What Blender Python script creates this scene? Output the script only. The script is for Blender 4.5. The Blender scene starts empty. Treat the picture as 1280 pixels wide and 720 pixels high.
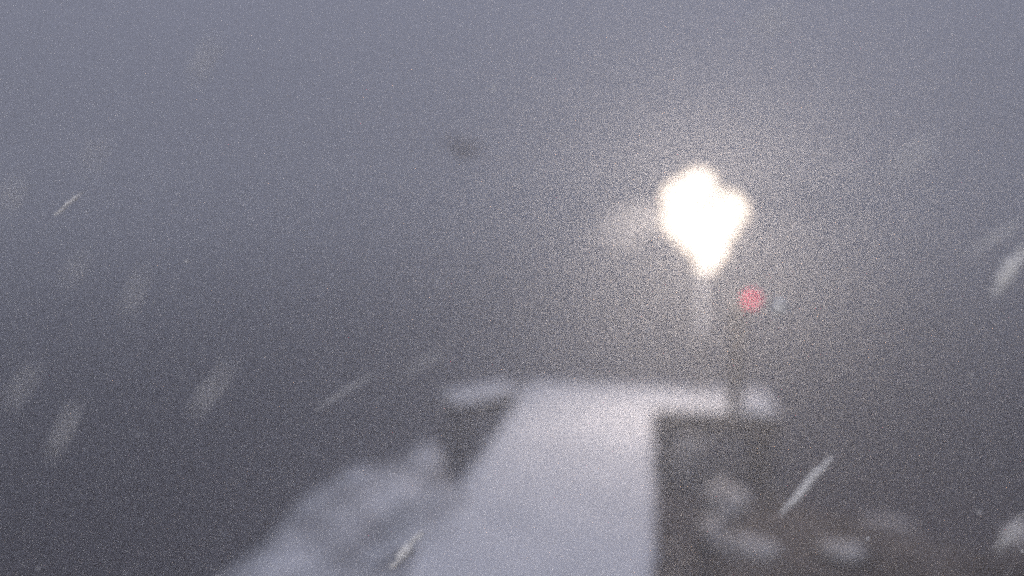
import bpy, bmesh, math, random
from mathutils import Vector, Matrix, noise

random.seed(11)
S = bpy.context.scene
C = S.collection
R = math.radians

# ------------------------------------------------------------------ camera
cd = bpy.data.cameras.new('camera')
cam = bpy.data.objects.new('camera', cd)
C.objects.link(cam)
cam.location = (0, 0, 3.0)
cam.rotation_euler = (R(90 - 6.25), 0, R(9.69))
cd.sensor_width = 36
cd.lens = 28
cd.clip_start = 0.02
cd.clip_end = 3000
cd.dof.use_dof = True                      # the webcam is focused close, on the flakes
cd.dof.focus_distance = 1.0
cd.dof.aperture_fstop = 0.92
S.camera = cam

# ------------------------------------------------------------------ sky
SUN_EL, SUN_AZ = 14, 205
w = bpy.data.worlds.new('World')
S.world = w
w.use_nodes = True
nt = w.node_tree
nt.nodes.clear()
N, L = nt.nodes, nt.links
out = N.new('ShaderNodeOutputWorld')
bg = N.new('ShaderNodeBackground')
sky = N.new('ShaderNodeTexSky')
sky.sky_type = 'NISHITA'
sky.sun_disc = False
sky.sun_elevation = R(SUN_EL)
sky.sun_rotation = R(SUN_AZ)
sky.air_density = 1.0
sky.dust_density = 6.0
sky.ozone_density = 1.0
grey = N.new('ShaderNodeMix')              # snow cloud: mostly an even grey, with a little of the sky's colour
grey.data_type = 'RGBA'
grey.inputs[0].default_value = 0.96
grey.inputs[7].default_value = (2.40, 2.50, 3.28, 1)
geo = N.new('ShaderNodeTexCoord')
sep = N.new('ShaderNodeSeparateXYZ')
ramp = N.new('ShaderNodeMapRange')         # overcast sky: three times brighter overhead than at the horizon
ramp.inputs['From Min'].default_value = 0.0
ramp.inputs['From Max'].default_value = 1.0
ramp.inputs['To Min'].default_value = 0.58
ramp.inputs['To Max'].default_value = 1.75
mul = N.new('ShaderNodeVectorMath')
mul.operation = 'SCALE'
L.new(geo.outputs['Generated'], sep.inputs[0])
L.new(sep.outputs['Z'], ramp.inputs['Value'])
L.new(sky.outputs[0], grey.inputs[6])
L.new(grey.outputs[2], mul.inputs[0])
L.new(ramp.outputs[0], mul.inputs['Scale'])
L.new(mul.outputs[0], bg.inputs['Color'])
bg.inputs['Strength'].default_value = 0.10
L.new(bg.outputs[0], out.inputs[0])

sl = bpy.data.lights.new('sun', 'SUN')
sun = bpy.data.objects.new('sun', sl)
C.objects.link(sun)
sl.energy = 1.4                           # what is left of the day behind the cloud
sl.angle = R(45)
sl.color = (1.0, 0.97, 0.94)
sun.rotation_euler = (R(90 - SUN_EL), 0, R(180 - SUN_AZ))

# ------------------------------------------------------------------ exposure and sampling
vs = S.view_settings
vs.view_transform = 'Standard'
vs.look = 'None'
vs.exposure = 0.0
vs.gamma = 1.0
cy = S.cycles
cy.use_denoising = False                   # a dim, grainy frame
cy.use_adaptive_sampling = True
cy.adaptive_threshold = 0.3
cy.adaptive_min_samples = 20
cy.max_bounces = 6
cy.volume_bounces = 3
cy.filter_width = 3.5
cy.sample_clamp_indirect = 2.0
cy.sample_clamp_direct = 2.2               # the sensor clips early


# ------------------------------------------------------------------ helpers
def mat(name, col, rough=0.8, spec=0.3, noise_amt=0.0, scale=5.0, col2=None, bump=0.0, metal=0.0, trans=0.0):
    m = bpy.data.materials.new(name)
    m.use_nodes = True
    t = m.node_tree
    b = t.nodes['Principled BSDF']
    b.inputs['Base Color'].default_value = (*col, 1)
    b.inputs['Roughness'].default_value = rough
    b.inputs['Specular IOR Level'].default_value = spec
    b.inputs['Metallic'].default_value = metal
    tc = t.nodes.new('ShaderNodeTexCoord')
    nz = t.nodes.new('ShaderNodeTexNoise')
    nz.inputs['Scale'].default_value = scale
    nz.inputs['Detail'].default_value = 6
    t.links.new(tc.outputs['Object'], nz.inputs['Vector'])
    if col2:
        cr = t.nodes.new('ShaderNodeValToRGB')
        cr.color_ramp.elements[0].position = 0.5 - noise_amt
        cr.color_ramp.elements[1].position = 0.5 + noise_amt
        cr.color_ramp.elements[0].color = (*col, 1)
        cr.color_ramp.elements[1].color = (*col2, 1)
        t.links.new(nz.outputs[0], cr.inputs[0])
        t.links.new(cr.outputs[0], b.inputs['Base Color'])
    if bump:
        bp = t.nodes.new('ShaderNodeBump')
        bp.inputs['Strength'].default_value = bump
        bp.inputs['Distance'].default_value = 0.05
        t.links.new(nz.outputs[0], bp.inputs['Height'])
        t.links.new(bp.outputs[0], b.inputs['Normal'])
    return m


def emit(name, col, strength):
    m = bpy.data.materials.new(name)
    m.use_nodes = True
    b = m.node_tree.nodes['Principled BSDF']
    b.inputs['Base Color'].default_value = (*col, 1)
    b.inputs['Emission Color'].default_value = (*col, 1)
    b.inputs['Emission Strength'].default_value = strength
    return m


M = dict(
    snow=mat('snow', (0.60, 0.62, 0.66), 0.9, 0.2, 0.22, 1.5, (0.76, 0.77, 0.80), 0.6),
    pale_patchy=mat('pale_patchy', (0.13, 0.13, 0.14), 0.95, 0.1, 0.18, 1.1, (0.66, 0.68, 0.72), 0.6),
    dusting=mat('snow_dusting', (0.16, 0.15, 0.15), 0.95, 0.1, 0.2, 4.0, (0.80, 0.80, 0.81), 0.6),
    timber=mat('wet_timber', (0.020, 0.016, 0.013), 0.7, 0.3, 0.25, 8.0, (0.05, 0.04, 0.032), 0.5),
    rock=mat('wet_rock', (0.020, 0.018, 0.018), 0.75, 0.3, 0.2, 6.0, (0.055, 0.045, 0.04), 0.8),
    soil=mat('dark_soil', (0.035, 0.028, 0.026), 0.9, 0.2, 0.16, 1.3, (0.13, 0.115, 0.11), 0.8),
    steel=mat('galvanised_steel', (0.20, 0.20, 0.21), 0.5, 0.5, 0.2, 12.0, (0.28, 0.28, 0.29), 0.1, 0.7),
    dark=mat('dark_paint', (0.03, 0.03, 0.032), 0.55, 0.4, 0.2, 10.0, (0.05, 0.05, 0.05), 0.1),
    feather=mat('dark_feathers', (0.03, 0.026, 0.026), 0.9, 0.1, 0.2, 14.0, (0.06, 0.05, 0.05), 0.2),
    lamp=emit('lit_lens', (1.0, 0.86, 0.74), 25.0),
    bloom_edge=emit('bloom_ring', (1.0, 0.84, 0.68), 1.6),  # weak emission for the soft edge of the bloom
    red=emit('red_lens', (1.0, 0.05, 0.14), 1.4),
)
# the bank: patchy snow that the waves have washed away low down
M['bank_snow'] = bk = mat('bank_snow', (0.16, 0.16, 0.17), 0.95, 0.1, 0.16, 1.3, (0.68, 0.70, 0.74), 0.6)
bt = bk.node_tree
gp = bt.nodes.new('ShaderNodeNewGeometry')
sx_ = bt.nodes.new('ShaderNodeSeparateXYZ')
mr = bt.nodes.new('ShaderNodeMapRange')
mr.inputs['From Min'].default_value = -1.05
mr.inputs['From Max'].default_value = -0.45
mc = bt.nodes.new('ShaderNodeMix')
mc.data_type = 'RGBA'
mc.inputs[6].default_value = (0.03, 0.027, 0.027, 1)
bb = bt.nodes['Principled BSDF']
old = bb.inputs['Base Color'].links[0].from_socket
bt.links.new(gp.outputs['Position'], sx_.inputs[0])
bt.links.new(sx_.outputs['Z'], mr.inputs['Value'])
bt.links.new(mr.outputs[0], mc.inputs[0])
bt.links.new(old, mc.inputs[7])
bt.links.new(mc.outputs[2], bb.inputs['Base Color'])
# flakes let light through
fm = bpy.data.materials.new('snowflake_ice')
fm.use_nodes = True
ft = fm.node_tree
pb = ft.nodes['Principled BSDF']
pb.inputs['Base Color'].default_value = (0.93, 0.92, 0.90, 1)
pb.inputs['Roughness'].default_value = 0.8
tl = ft.nodes.new('ShaderNodeBsdfTranslucent')
tl.inputs[0].default_value = (0.88, 0.87, 0.85, 1)
mx = ft.nodes.new('ShaderNodeMixShader')
mx.inputs[0].default_value = 0.15
fo = ft.nodes['Material Output']
ft.links.new(pb.outputs[0], mx.inputs[1])
ft.links.new(tl.outputs[0], mx.inputs[2])
ft.links.new(mx.outputs[0], fo.inputs['Surface'])
M['flake'] = fm

# water
wm = bpy.data.materials.new('cold_water')
wm.use_nodes = True
wt = wm.node_tree
b = wt.nodes['Principled BSDF']
b.inputs['Base Color'].default_value = (0.055, 0.046, 0.05, 1)
b.inputs['Roughness'].default_value = 0.3
b.inputs['IOR'].default_value = 1.33
tc = wt.nodes.new('ShaderNodeTexCoord')
nz = wt.nodes.new('ShaderNodeTexNoise')
nz.inputs['Scale'].default_value = 1.6
nz.inputs['Detail'].default_value = 5
bp = wt.nodes.new('ShaderNodeBump')
bp.inputs['Strength'].default_value = 1.0
bp.inputs['Distance'].default_value = 0.25
wt.links.new(tc.outputs['Object'], nz.inputs['Vector'])
wt.links.new(nz.outputs[0], bp.inputs['Height'])
wt.links.new(bp.outputs[0], b.inputs['Normal'])
M['water'] = wm


def link(name, me, m, parent=None):
    o = bpy.data.objects.new(name, me)
    if m:
        me.materials.append(m)
    C.objects.link(o)
    o.parent = parent
    return o


def build(name, bm, m, parent=None, smooth=True):
    me = bpy.data.meshes.new(name)
    bmesh.ops.recalc_face_normals(bm, faces=bm.faces)
    bm.to_mesh(me)
    bm.free()
    for p in me.polygons:
        p.use_smooth = smooth
    return link(name, me, m, parent)


def empty(name, loc, label, cat, group=None):
    o = bpy.data.objects.new(name, None)
    o.location = loc
    C.objects.link(o)
    tag(o, label, cat, group)
    return o


def tag(o, label, cat, group=None):
    o['label'] = label
    o['category'] = cat
    if group:
        o['group'] = group


def box(bm, c, s, rot=None, bevel=0.0):
    t = bmesh.new()
    bmesh.ops.create_cube(t, size=1)
    bmesh.ops.scale(t, vec=s, verts=t.verts)
    if bevel:
        bmesh.ops.bevel(t, geom=t.edges[:], offset=bevel, segments=2, affect='EDGES')
    if rot:
        bmesh.ops.rotate(t, matrix=rot, verts=t.verts)
    bmesh.ops.translate(t, vec=c, verts=t.verts)
    me = bpy.data.meshes.new('tmp')
    t.to_mesh(me)
    t.free()
    bm.from_mesh(me)
    bpy.data.meshes.remove(me)


def tube(bm, a, b_, r0, r1, n=16, wob=0.0):
    """A tapered closed tube from a to b_."""
    a, b_ = Vector(a), Vector(b_)
    d = (b_ - a).normalized()
    u = d.orthogonal().normalized()
    v = d.cross(u)
    rings = []
    K = 6
    for k in range(K + 1):
        f = k / K
        p = a.lerp(b_, f)
        r = r0 + (r1 - r0) * f
        ring = []
        for i in range(n):
            an = 2 * math.pi * i / n
            q = p + (u * math.cos(an) + v * math.sin(an)) * r
            if wob:
                q += (u * math.cos(an) + v * math.sin(an)) * wob * noise.noise(q * 9)
            ring.append(bm.verts.new(q))
        rings.append(ring)
    for k in range(K):
        for i in range(n):
            j = (i + 1) % n
            bm.faces.new((rings[k][i], rings[k][j], rings[k + 1][j], rings[k + 1][i]))
    bm.faces.new(list(reversed(rings[0])))
    bm.faces.new(rings[-1])


def fbm(p, oct=4):
    s, a = 0, 1
    for _ in range(oct):
        s += a * noise.noise(p)
        p = p * 2.03
        a *= 0.5
    return s


def snow_sheet(rects, z0, thick, cell=0.09, seed=0.0, drift=0.05):
    """A closed blanket of snow lying on the union of rects, rounded off at its rim."""
    xs = [r[0] for r in rects] + [r[1] for r in rects]
    ys = [r[2] for r in rects] + [r[3] for r in rects]
    x0, x1, y0, y1 = min(xs), max(xs), min(ys), max(ys)
    nx, ny = round((x1 - x0) / cell), round((y1 - y0) / cell)

    def inside(x, y):
        return any(r[0] - 1e-4 <= x <= r[1] + 1e-4 and r[2] - 1e-4 <= y <= r[3] + 1e-4 for r in rects)

    def depth(x, y):                        # distance to the rim
        m = 0
        for r in rects:
            m = max(m, min(x - r[0], r[1] - x, y - r[2], r[3] - y))
        return max(m, 0)
    bm = bmesh.new()
    top, bot = {}, {}

    def vt(i, j):
        if (i, j) not in top:
            x = x0 + (x1 - x0) * i / nx
            y = y0 + (y1 - y0) * j / ny
            d = depth(x, y)
            h = thick * (0.25 + 0.75 * (1 - math.exp(-d / 0.10))) + drift * fbm(Vector((x * 0.8 + seed, y * 0.55, seed)), 4)
            e = 0.08 * math.exp(-d / 0.25)
            wx = e * noise.noise(Vector((x * 2.1, y * 2.1, seed + 3)))
            wy = e * noise.noise(Vector((x * 2.1, y * 2.1, seed + 9)))
            top[i, j] = bm.verts.new((x + wx, y + wy, z0 + max(h, 0.015)))
            bot[i, j] = bm.verts.new((x + wx * 0.6, y + wy * 0.6, z0))
        return top[i, j], bot[i, j]
    cells = set()
    for i in range(nx):
        for j in range(ny):
            if inside(x0 + (x1 - x0) * (i + .5) / nx, y0 + (y1 - y0) * (j + .5) / ny):
                cells.add((i, j))
    for i, j in cells:
        a, b2, c, d = vt(i, j), vt(i + 1, j), vt(i + 1, j + 1), vt(i, j + 1)
        bm.faces.new((a[0], b2[0], c[0], d[0]))
        bm.faces.new((d[1], c[1], b2[1], a[1]))
        for (di, dj, p, q) in ((0, -1, a, b2), (1, 0, b2, c), (0, 1, c, d), (-1, 0, d, a)):
            if (i + di, j + dj) not in cells:
                bm.faces.new((p[1], q[1], q[0], p[0]))
    return bm


# ------------------------------------------------------------------ setting: water and the banks beside the jetty
bm = bmesh.new()
bmesh.ops.create_grid(bm, x_segments=40, y_segments=40, size=420)
o = build('water', bm, M['water'])
o.location = (0, 60, -1.25)
o['kind'] = 'structure'


def sm(a, b_, x):
    t = min(max((x - a) / (b_ - a), 0), 1)
    return t * t * (3 - 2 * t)


def left_bank(x, y):
    # a snowy bank against the jetty's left side, running out into a low spit with a dark hollow inside it
    edge = -4.0 + 0.62 * sm(9.6, 11.8, y) + 0.18 * noise.noise(Vector((y * 0.9, 2.3, 0)))
    out_ = sm(edge - 1.3, edge + 0.6, x)
    z = -1.6 + out_ * (1.28 - 0.2 * sm(8, 11, y))
    hollow_edge = -2.08 - 0.34 * max(y - 9.0, 0)
    z -= 1.2 * sm(hollow_edge - 0.25, hollow_edge + 0.2, x) * sm(8.7, 9.5, y)
    z -= 1.2 * sm(11.3, 12.6, y)
    z += 0.28 * sm(-2.8, -1.95, x) * (1 - sm(7.9, 9.2, y))   # drifted up to the deck
    z += 0.10 * noise.noise(Vector((x * 3.0 + y, y * 0.5, 8.0)))
    return z + 0.10 * fbm(Vector((x * 1.3, y * 1.0, 5.0)))


def terrain(name, x0, x1, y0, y1, fn, m, cell=0.12):
    bm = bmesh.new()
    nx, ny = int((x1 - x0) / cell), int((y1 - y0) / cell)
    g = [[bm.verts.new((x0 + (x1 - x0) * i / nx, y0 + (y1 - y0) * j / ny,
                        fn(x0 + (x1 - x0) * i / nx, y0 + (y1 - y0) * j / ny))) for j in range(ny + 1)] for i in range(nx + 1)]
    for i in range(nx):
        for j in range(ny):
            bm.faces.new((g[i][j], g[i + 1][j], g[i + 1][j + 1], g[i][j + 1]))
    o = build(name, bm, m)
    o['kind'] = 'structure'
    return o


terrain('snowy_bank', -6.6, -1.70, -3, 12.6, left_bank, M['bank_snow'])


def right_shore(x, y):
    e = 11.6 - 0.22 * (x - 0.3) + 0.8 * noise.noise(Vector((x * 0.5, 7.7, 0)))
    z = -1.7 + 0.75 * (1 - sm(e - 1.6, e + 1.0, y)) - 0.7 * (1 - sm(0.3, 0.85, x))
    return z + 0.16 * fbm(Vector((x * 0.9, y * 0.9, 1.0)))


terrain('dark_shore', -0.4, 11, -3, 13.6, right_shore, M['soil'], 0.15)

# ------------------------------------------------------------------ jetty
J = empty('jetty', (0, 5, -1.25), 'snow covered timber jetty leading straight out to a crosswise end', 'jetty')
J0 = Vector(J.location)


def jpart(name, bm, m, parent=None, smooth=True):
    bmesh.ops.translate(bm, vec=-J0, verts=bm.verts)
    return build(name, bm, m, parent or J, smooth)


PX0, PX1, HY0, HY1, HX1 = -1.95, 0.14, 11.7, 13.15, 1.95
bm = bmesh.new()
y = -3.0
while y < HY1 - 0.01:
    x1 = HX1 if y >= HY0 - 0.02 else PX1
    box(bm, ((PX0 + x1) / 2, y + 0.07, -0.12), (x1 - PX0 - 0.02, 0.128, 0.05), bevel=0.006)
    y += 0.143
jpart('deck_boards', bm, M['timber'], smooth=False)
jpart('snow_cover', snow_sheet([(PX0, PX1, -3, HY0 + 0.3), (PX0, HX1, HY0, HY1)], -0.093, 0.10, 0.08, 0.0, 0.03), M['snow'])
for x in (PX0 + 0.06, PX1 - 0.06):
    bm = bmesh.new()
    box(bm, (x, (HY0 - 3) / 2, -0.27), (0.11, HY0 + 3 - 0.04, 0.24), bevel=0.01)
    jpart('edge_beam', bm, M['timber'], smooth=False)
for yy in (HY0 + 0.05, HY1 - 0.06):
    bm = bmesh.new()
    box(bm, ((PX0 + HX1) / 2 + 0.03, yy, -0.272), (HX1 - PX0 - 0.06, 0.11, 0.245), bevel=0.01)
    jpart('edge_beam', bm, M['timber'], smooth=False)
for (x, y) in [(PX0 + .06, 1), (PX1 - .06, 1), (PX0 + .06, 4.5), (PX1 - .06, 4.5), (PX0 + .06, 8), (PX1 - .06, 8),
               (PX0 + .06, 11.95), (0.3, 11.95), (HX1 - 0.2, 11.95), (PX0 + .06, 12.9), (0.3, 12.9), (HX1 - 0.2, 12.9)]:
    bm = bmesh.new()
    tube(bm, (x, y, -2.6), (x, y, -0.392), 0.10, 0.095, 14, 0.012)
    jpart('pile', bm, M['timber'])
# brace under the cross arm, with a pale lumpy tube along it
bm = bmesh.new()
tube(bm, (0.42, 11.73, -1.25), (0.78, 11.73, -0.42), 0.08, 0.07, 10, 0.01)
br = jpart('brace', bm, M['timber'])
bm = bmesh.new()
tube(bm, (0.45, 11.64, -1.05), (0.74, 11.64, -0.45), 0.13, 0.17, 12, 0.08)
jpart('pale_tube', bm, M['pale_patchy'], br)
# the lower landing askew to the left of the head
LM = Matrix.Translation((-2.62, 12.38, 0)) @ Matrix.Rotation(R(48), 4, 'Z')


def lpart(name, bm, m, parent=None, smooth=True):
    bmesh.ops.transform(bm, matrix=LM, verts=bm.verts)
    return jpart(name, bm, m, parent, smooth)


bm = bmesh.new()
for k in range(6):
    box(bm, (-0.52 + 0.208 * k, 0, -0.157), (0.195, 0.66, 0.07), bevel=0.008)
box(bm, (0, 0, -0.275), (1.1, 0.54, 0.16), bevel=0.01)
land = lpart('side_landing', bm, M['timber'], None, False)
lpart('snow_cover', snow_sheet([(-0.62, 0.62, -0.33, 0.33)], -0.12, 0.12, 0.06, 4.0, 0.05), M['snow'], land)
for (x, y) in ((-0.45, -0.2), (0.45, -0.2), (-0.45, 0.2), (0.45, 0.2)):
    bm = bmesh.new()
    tube(bm, (x, y, -2.4), (x, y, -0.357), 0.07, 0.065, 12, 0.01)
    lpart('pile', bm, M['timber'], land)

# ------------------------------------------------------------------ floodlight mast on the jetty head
F0 = Vector((0.83, 12.45, 0.0))
F = empty('floodlight_mast', F0, 'blazing white lamp bloom shaped as a cluster of heads on a mast at the far end of the jetty', 'floodlight')
bm = bmesh.new()
tube(bm, (0, 0, -0.09), (0, 0, 3.15), 0.065, 0.045, 16)
build('mast', bm, M['steel'], F)
bm = bmesh.new()
box(bm, (0, 0, -0.07), (0.34, 0.34, 0.03), bevel=0.006)
for sx in (-.12, .12):
    for sy in (-.12, .12):
        tube(bm, (sx, sy, -0.06), (sx, sy, -0.02), 0.018, 0.018, 6)
build('base_plate', bm, M['steel'], F, False)
for (zz, x0, x1) in ((2.75, -0.42, 0.36), (3.12, -0.36, 0.3)):
    bm = bmesh.new()
    box(bm, ((x0 + x1) / 2, 0.07, zz), (x1 - x0, 0.06, 0.06), bevel=0.008)
    build('crossarm', bm, M['steel'], F, False)
bm = bmesh.new()
tube(bm, (0.01, -0.05, 0.9), (0.0, -0.055, 2.1), 0.035, 0.085, 12, 0.05)
build('pole_glow_sleeve', bm, M['snow'], F)  # pale sleeve added for the lit stretch of pole below the lamp
BLOOM_HEADS = [(-0.33, 0.00, 3.08, .31), (-0.12, -0.20, 3.26, .26), (0.31, -0.02, 2.88, .31), (-0.30, -0.19, 2.76, .32),  # heads added and arranged to fill the outline of one lamp's bloom
         (0.14, -0.22, 2.70, .33), (-0.10, 0.01, 2.52, .29), (0.08, -0.17, 2.34, .25), (0.03, 0.0, 2.12, .16)]


def dome(r0, r1, y0, y1, back):
    """A shallow lens: rings from radius r0 to r1, closed behind."""
    bm = bmesh.new()
    n = 24
    c = bm.verts.new((0, y0, 0)) if r0 == 0 else None
    prev = None if r0 == 0 else [bm.verts.new((r0 * math.cos(2 * math.pi * i / n), y0, r0 * math.sin(2 * math.pi * i / n))) for i in range(n)]
    first = prev
    for k in range(1, 4):
        rr = r0 + (r1 - r0) * k / 3
        yy = y0 + (y1 - y0) * (k / 3) ** 2
        ring = [bm.verts.new((rr * math.cos(2 * math.pi * i / n), yy, rr * math.sin(2 * math.pi * i / n))) for i in range(n)]
        for i in range(n):
            if prev is None:
                bm.faces.new((c, ring[i], ring[(i + 1) % n]))
            else:
                bm.faces.new((prev[i], ring[i], ring[(i + 1) % n], prev[(i + 1) % n]))
        prev = ring
    b0 = [bm.verts.new((v.co.x, back, v.co.z)) for v in prev]
    for i in range(n):
        bm.faces.new((prev[i], b0[i], b0[(i + 1) % n], prev[(i + 1) % n]))
    if first:
        b1 = [bm.verts.new((v.co.x, back, v.co.z)) for v in first]
        for i in range(n):
            bm.faces.new((first[i], first[(i + 1) % n], b1[(i + 1) % n], b1[i]))
            bm.faces.new((b0[i], b1[i], b1[(i + 1) % n], b0[(i + 1) % n]))
    else:
        bm.faces.new(list(reversed(b0)))
    return bm


for (hx, hy, hz, r) in BLOOM_HEADS:
    bm = bmesh.new()                        # a round housing with a yoke behind it
    tube(bm, (0, -0.14, 0), (0, -0.02, 0), r, r * 0.86, 24)
    tube(bm, (0, -0.018, 0), (0, 0.03, 0), r * 0.6, r * 0.5, 20)
    box(bm, (0, 0.03 - hy / 2, 0), (0.05, 0.09 - hy, 0.12), bevel=0.006)
    h = build('bloom_head', bm, M['dark'], F)
    h.location = (hx, hy - 0.04, hz)
    h.rotation_euler = (R(18 if hz > 2.3 else 52), 0, 0)
    build('lens', dome(0, r * 0.60, -0.19, -0.175, -0.143), M['lamp'], h)
    build('bloom_rim', dome(r * 0.62, r * 0.98, -0.174, -0.155, -0.143), M['bloom_edge'], h)  # dimmer glowing ring added to soften the bloom's edge

ll = bpy.data.lights.new('floodlight_beam', 'SPOT')       # the light the whole cluster throws
ll.energy = 340
ll.color = (1.0, 0.85, 0.76)
ll.spot_size = R(178)
ll.spot_blend = 1.0
ll.shadow_soft_size = 0.22
lo = bpy.data.objects.new('floodlight_beam', ll)
lo.location = (0, -0.62, 2.78)
lo.rotation_euler = (R(-43), 0, 0)
lo.parent = F
C.objects.link(lo)

# ------------------------------------------------------------------ red beacon
B0 = Vector((1.30, 11.85, 0.0))
B = empty('red_beacon', B0, 'small red light on a thin dark post right of the floodlights', 'beacon')
bm = bmesh.new()
tube(bm, (0, 0, -0.09), (0, 0, 1.62), 0.115, 0.09, 12)
build('post', bm, M['dark'], B)
bm = bmesh.new()
box(bm, (0, 0, -0.075), (0.2, 0.2, 0.03), bevel=0.005)
build('base_plate', bm, M['dark'], B, False)
bm = bmesh.new()
box(bm, (0.085, 0, 1.44), (0.24, 0.03, 0.03), bevel=0.005)
build('bracket', bm, M['dark'], B, False)
bm = bmesh.new()
tube(bm, (0.19, 0, 1.458), (0.19, 0, 1.50), 0.075, 0.07, 16)
lan = build('lantern', bm, M['dark'], B)
bm = bmesh.new()
bmesh.ops.create_uvsphere(bm, u_segments=20, v_segments=12, radius=0.088)
bmesh.ops.translate(bm, vec=(0.19, 0, 1.585), verts=bm.verts)
build('red_lens', bm, M['red'], lan)
bm = bmesh.new()
tube(bm, (0.19, 0, 1.67), (0.19, 0, 1.71), 0.075, 0.03, 16)
build('lantern_cap', bm, M['dark'], lan)


# ------------------------------------------------------------------ snow-capped boulders on the dark shore
def boulder(x, y, sx, sy, sz, cap, label, seed):
    z = right_shore(x, y)
    b0 = empty('boulder', (x, y, z), label, 'boulder', 'boulders on the dark shore')
    bm = bmesh.new()
    bmesh.ops.create_icosphere(bm, subdivisions=4, radius=1)
    for v in bm.verts:
        n = v.co.normalized()
        k = 1 + 0.30 * noise.noise(n * 1.5 + Vector((seed, 0, 0))) + 0.10 * noise.noise(n * 4 + Vector((0, seed, 0)))
        v.co = Vector((n.x * sx, n.y * sy, n.z * sz)) * k
    src = bm.copy()
    build('rock', bm, M['rock'], b0)
    capf = []
    for f in src.faces:
        n = f.normal
        c = f.calc_center_median()
        if n.z > 0.45 - cap + 0.35 * noise.noise(c * 4 + Vector((seed, seed, 0))):
            capf.append(f)
    bmesh.ops.delete(src, geom=[f for f in src.faces if f not in set(capf)], context='FACES')
    ring = {v for e in src.edges if e.is_boundary for v in e.verts}
    for v in src.verts:
        v.co += Vector((0, 0, 0.008 if v in ring else 0.05)) + v.normal * 0.01
    ext = bmesh.ops.extrude_face_region(src, geom=src.faces[:])
    for v in [g for g in ext['geom'] if isinstance(g, bmesh.types.BMVert)]:
        v.co.z -= 0.03
    build('snow_cap', src, M['dusting'], b0)


boulder(1.05, 10.15, .33, .28, .34, 0.15, 'tallest boulder with a rounded snow top, close to the right of the jetty', 1.3)
boulder(0.80, 9.40, .17, .26, .20, 0.02, 'low boulder thinly dusted with snow, nearest to the right edge of the jetty', 2.9)
boulder(1.16, 8.88, .36, .17, .15, 0.05, 'flat boulder with a curved streak of snow, just in front of the tallest one', 4.4)
boulder(3.15, 10.9, .62, .20, .13, 0.0, 'wide flat boulder with a faint snow crust, out on the right', 5.7)
boulder(2.18, 8.95, .30, .18, .10, -0.05, 'flat snow topped boulder at the bottom edge, right of the curved snow streak', 7.1)
boulder(4.78, 10.5, .40, .25, .22, 0.10, 'snow topped boulder at the far right edge of the picture', 8.6)
boulder(1.80, 11.0, .24, .22, .22, -0.6, 'bare dark boulder without snow, below the right arm of the jetty', 9.9)

# ------------------------------------------------------------------ bird
bm = bmesh.new()
sk = [((0, -.26, 0), .03), ((0, -.20, .02), .055), ((0, -.08, .0), .09), ((0, .10, -.01), .085), ((0, .28, 0), .035), ((0, .40, .0), .045)]
rings = []
for (p, r) in sk:
    rings.append([bm.verts.new((p[0] + r * math.cos(a), p[1], p[2] + r * math.sin(a))) for a in [2 * math.pi * i / 12 for i in range(12)]])
for k in range(len(rings) - 1):
    for i in range(12):
        bm.faces.new((rings[k][i], rings[k][(i + 1) % 12], rings[k + 1][(i + 1) % 12], rings[k + 1][i]))
bm.faces.new(list(reversed(rings[0])))
bm.faces.new(rings[-1])
for s in (-1, 1):                           # wings raised in a beat, growing out of the shoulders
    st = [(.05, .02, .13, .035), (.20, .14, .12, .025), (.36, .16, .10, .018), (.50, .08, .05, .01)]
    prev = None
    for (x, z, ch, th) in st:
        ring = [bm.verts.new((s * x, -.03 + ch * math.cos(a), z + th * math.sin(a))) for a in [2 * math.pi * i / 10 for i in range(10)]]
        if prev:
            for i in range(10):
                bm.faces.new((prev[i], prev[(i + 1) % 10], ring[(i + 1) % 10], ring[i]))
        else:
            bm.faces.new(list(reversed(ring)))
        prev = ring
    bm.faces.new(prev)
bird = build('bird', bm, M['feather'])
bird.location = (-2.35, 10, 3.64)
bird.scale = (0.62, 0.62, 0.62)
bird.rotation_euler = (R(35), R(8), R(40))
tag(bird, 'small dark blurred bird hovering in the grey sky left of the floodlights', 'bird')
bm = bmesh.new()
tube(bm, (0, -.255, 0), (0, -.33, -.01), .022, .005, 8)
build('beak', bm, M['dark'], bird)

# ------------------------------------------------------------------ snow in the air
def flake(p, q, r, label, seed):
    """The motion streak of a flake, given solid shape: one lumpy tapering body from p to q."""
    p, q = Vector(p), Vector(q)
    bm = bmesh.new()
    d = (q - p)
    u = d.orthogonal().normalized()
    v = d.normalized().cross(u)
    K, n = 26, 8
    prev = None
    for k in range(K + 1):
        f = k / K
        rad = r * (0.15 + 0.85 * math.sin(math.pi * min(max(f, 0.02), 0.98)) ** 0.7)
        rad *= 1 + 0.75 * noise.noise(Vector((f * 9, seed, 0)))
        off = u * r * 0.5 * noise.noise(Vector((f * 4, seed, 5))) + v * r * 0.5 * noise.noise(Vector((f * 4, seed, 9)))
        c = p.lerp(q, f) + off
        ring = []
        for i in range(n):
            a = 2 * math.pi * i / n
            rr = rad * (1 + 0.5 * noise.noise(Vector((f * 14, i * 1.7, seed))))
            ring.append(bm.verts.new(c + (u * math.cos(a) + v * math.sin(a)) * rr))
        if prev:
            for i in range(n):
                bm.faces.new((prev[i], prev[(i + 1) % n], ring[(i + 1) % n], ring[i]))
        else:
            bm.faces.new(list(reversed(ring)))
        prev = ring
    bm.faces.new(prev)
    mid = (p + q) / 2
    bmesh.ops.translate(bm, vec=-mid, verts=bm.verts)
    o = build('snowstreak', bm, M['flake'])
    o.location = mid
    tag(o, label, 'snowstreak', 'motion streaks of falling snow close to the camera')


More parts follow.
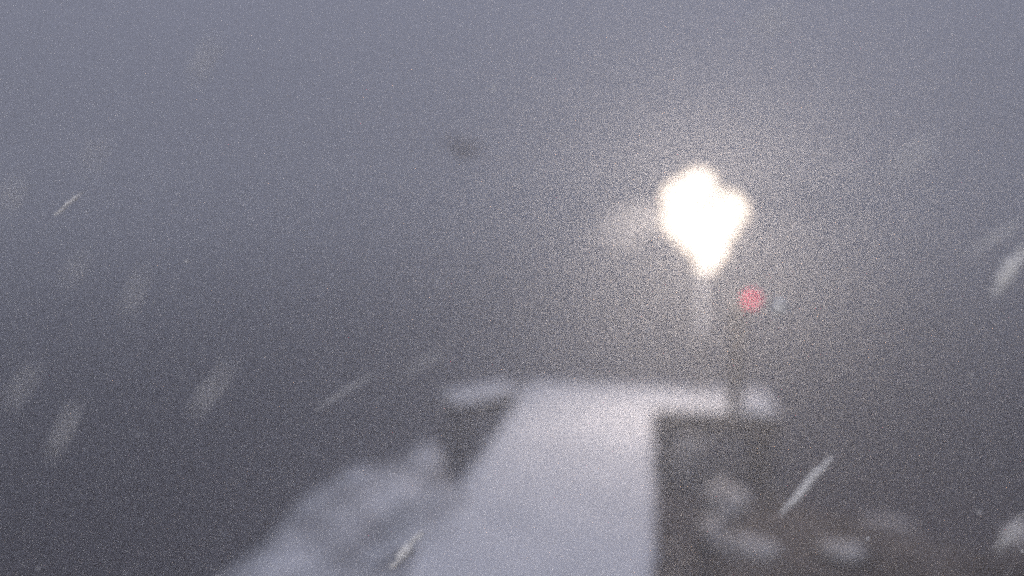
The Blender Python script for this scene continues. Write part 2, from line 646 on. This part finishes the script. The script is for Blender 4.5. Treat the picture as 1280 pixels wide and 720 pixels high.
#FLAKES-BEGIN
flake((0.1721, 0.7584, 2.7643), (0.128, 0.7592, 2.703), 0.0034, 'bright slanting snowflake right of the boulder with the rounded snow top', 1.0)
flake((-0.2173, 0.7427, 2.6701), (-0.2541, 0.7476, 2.6244), 0.0044, 'bright snowflake crossing the jetty low at its left side', 4.7)
flake((-0.6302, 0.812, 3.0099), (-0.675, 0.8196, 2.9826), 0.0021, 'thin sharp snowflake high in the sky near the left edge', 8.4)
flake((0.291, 0.6786, 2.9659), (0.2706, 0.6833, 2.9248), 0.0056, 'thick bright snowflake cut off by the right edge, level with the floodlights', 12.1)
flake((-0.2458, 0.4372, 2.9037), (-0.2734, 0.4384, 2.8685), 0.0020, 'broad soft snowflake left of the jetty, largest of those over dark water', 15.8)
flake((-0.3516, 0.4361, 2.8732), (-0.3742, 0.4382, 2.835), 0.0018, 'soft slanting snowflake low at the left, with a wider fainter one above it', 19.5)
flake((-0.3458, 0.4, 2.9063), (-0.3708, 0.4019, 2.8777), 0.0016, 'faint wide snowflake at the left edge above another soft one', 23.2)
flake((-0.2403, 0.6767, 2.8461), (-0.299, 0.6772, 2.8086), 0.0009, 'long faint snowflake just left of the jetty head', 26.9)
flake((-0.2982, 0.4345, 2.9597), (-0.3153, 0.438, 2.9296), 0.0019, 'faint upright snowflake in the grey air below the thin sharp one', 30.6)
flake((0.2747, 0.6134, 2.7712), (0.259, 0.6192, 2.7407), 0.0019, 'snowflake in the lower right corner beside a snow topped boulder', 34.3)
flake((-0.2472, 0.4376, 3.0932), (-0.2665, 0.441, 3.0689), 0.0018, 'faint snowflake high up in the sky, upper left', 38.0)
flake((0.1571, 0.4901, 3.0364), (0.1379, 0.4936, 3.0142), 0.0023, 'very faint round snowflake in the sky right of the floodlights', 41.7)
flake((0.1235, 0.7461, 2.9123), (0.1161, 0.7573, 2.8922), 0.0058, 'tiny pale snowflake just right of the red light', 45.4)
flake((0.2789, 0.6583, 2.9856), (0.2425, 0.6614, 2.959), 0.0015, 'thin faint snowflake running above the thick bright one at right', 49.1)
flake((-0.305, 0.4112, 3.0364), (-0.3189, 0.4158, 3.0165), 0.0016, 'faint snowflake high at the left, above the thin sharp one', 52.8)
flake((-0.3405, 0.3922, 3.0114), (-0.3594, 0.3961, 2.9951), 0.0018, 'faint wide snowflake cut by the left edge, level with the thin sharp one', 56.5)
flake((-0.3266, 0.4204, 2.9685), (-0.3442, 0.4249, 2.9497), 0.0014, 'faint small snowflake at the left, below the thin sharp one', 60.2)
flake((-0.1362, 0.5368, 2.8965), (-0.1736, 0.5394, 2.8751), 0.0008, 'faint sloping snowflake just above the askew landing left of the jetty head', 63.9)
flake((0.0726, 0.4518, 3.0969), (0.053, 0.4565, 3.0924), 0.0021, 'very faint flat snowflake at the top edge above the floodlights', 67.6)
#FLAKES-END

# fine snow filling the air, too many to count
bm = bmesh.new()
for k in range(2600):
    d = 1.2 + 14 * random.random() ** 1.3
    a = R(9.69) + random.uniform(-0.75, 0.75)
    x, y = -math.sin(a) * d, math.cos(a) * d
    z = random.uniform(-0.1, 5.8)
    if d < 2.5:
        z = 3 + random.uniform(-1.3, 1.3)
    s = random.uniform(0.0015, 0.0055) * (0.6 + 0.10 * d)
    t = Matrix.Rotation(random.uniform(0, 6.28), 3, Vector((random.random(), random.random(), random.random() + .1)).normalized())
    vs_ = [bm.verts.new(Vector((x, y, z)) + t @ (Vector(c) * s)) for c in
           ((1, 0, 0), (-1, 0, 0), (0, 1, 0), (0, -1, 0), (0, 0, .6), (0, 0, -.6))]
    for (i, j, l) in ((0, 2, 4), (2, 1, 4), (1, 3, 4), (3, 0, 4), (2, 0, 5), (1, 2, 5), (3, 1, 5), (0, 3, 5)):
        bm.faces.new((vs_[i], vs_[j], vs_[l]))
fs = build('falling_snow', bm, M['flake'], smooth=False)
fs['kind'] = 'stuff'
tag(fs, 'fine snow blowing through the grey air all around', 'snow')

# a volume puff added to stand for the lamp's flare on its left
bm = bmesh.new()
bmesh.ops.create_icosphere(bm, subdivisions=4, radius=1)
for v in bm.verts:
    n = v.co.normalized()
    k = 1 + 0.35 * noise.noise(n * 1.4 + Vector((3, 1, 7)))
    v.co = Vector((n.x * 0.52, n.y * 0.40, n.z * 0.30)) * k
puff_m = bpy.data.materials.new('flare_puff')
puff_m.use_nodes = True
pt = puff_m.node_tree
pt.nodes.remove(pt.nodes['Principled BSDF'])
pp = pt.nodes.new('ShaderNodeVolumePrincipled')
pp.inputs['Color'].default_value = (0.95, 0.95, 0.95, 1)
pp.inputs['Density'].default_value = 0.34
pp.inputs['Anisotropy'].default_value = 0.3
pt.links.new(pp.outputs[0], pt.nodes['Material Output'].inputs['Volume'])
puff = build('flare_puff', bm, puff_m)
puff.location = (-0.28, 11.6, 2.68)
puff.rotation_euler = (0, R(-20), 0)
puff['kind'] = 'stuff'
tag(puff, 'pale puff added for the lamp flare just left of the floodlights', 'snow')

# ------------------------------------------------------------------ haze
bm = bmesh.new()
box(bm, (0, 60, 1.0), (900, 900, 10.4))
hz_ = bpy.data.materials.new('snow_haze')
hz_.use_nodes = True
ht = hz_.node_tree
ht.nodes.remove(ht.nodes['Principled BSDF'])
pv = ht.nodes.new('ShaderNodeVolumePrincipled')
pv.inputs['Color'].default_value = (0.97, 0.98, 0.99, 1)
pv.inputs['Density'].default_value = 0.042
pv.inputs['Anisotropy'].default_value = 0.72
ht.links.new(pv.outputs[0], ht.nodes['Material Output'].inputs['Volume'])
haze = build('haze', bm, hz_, smooth=False)
haze['kind'] = 'stuff'
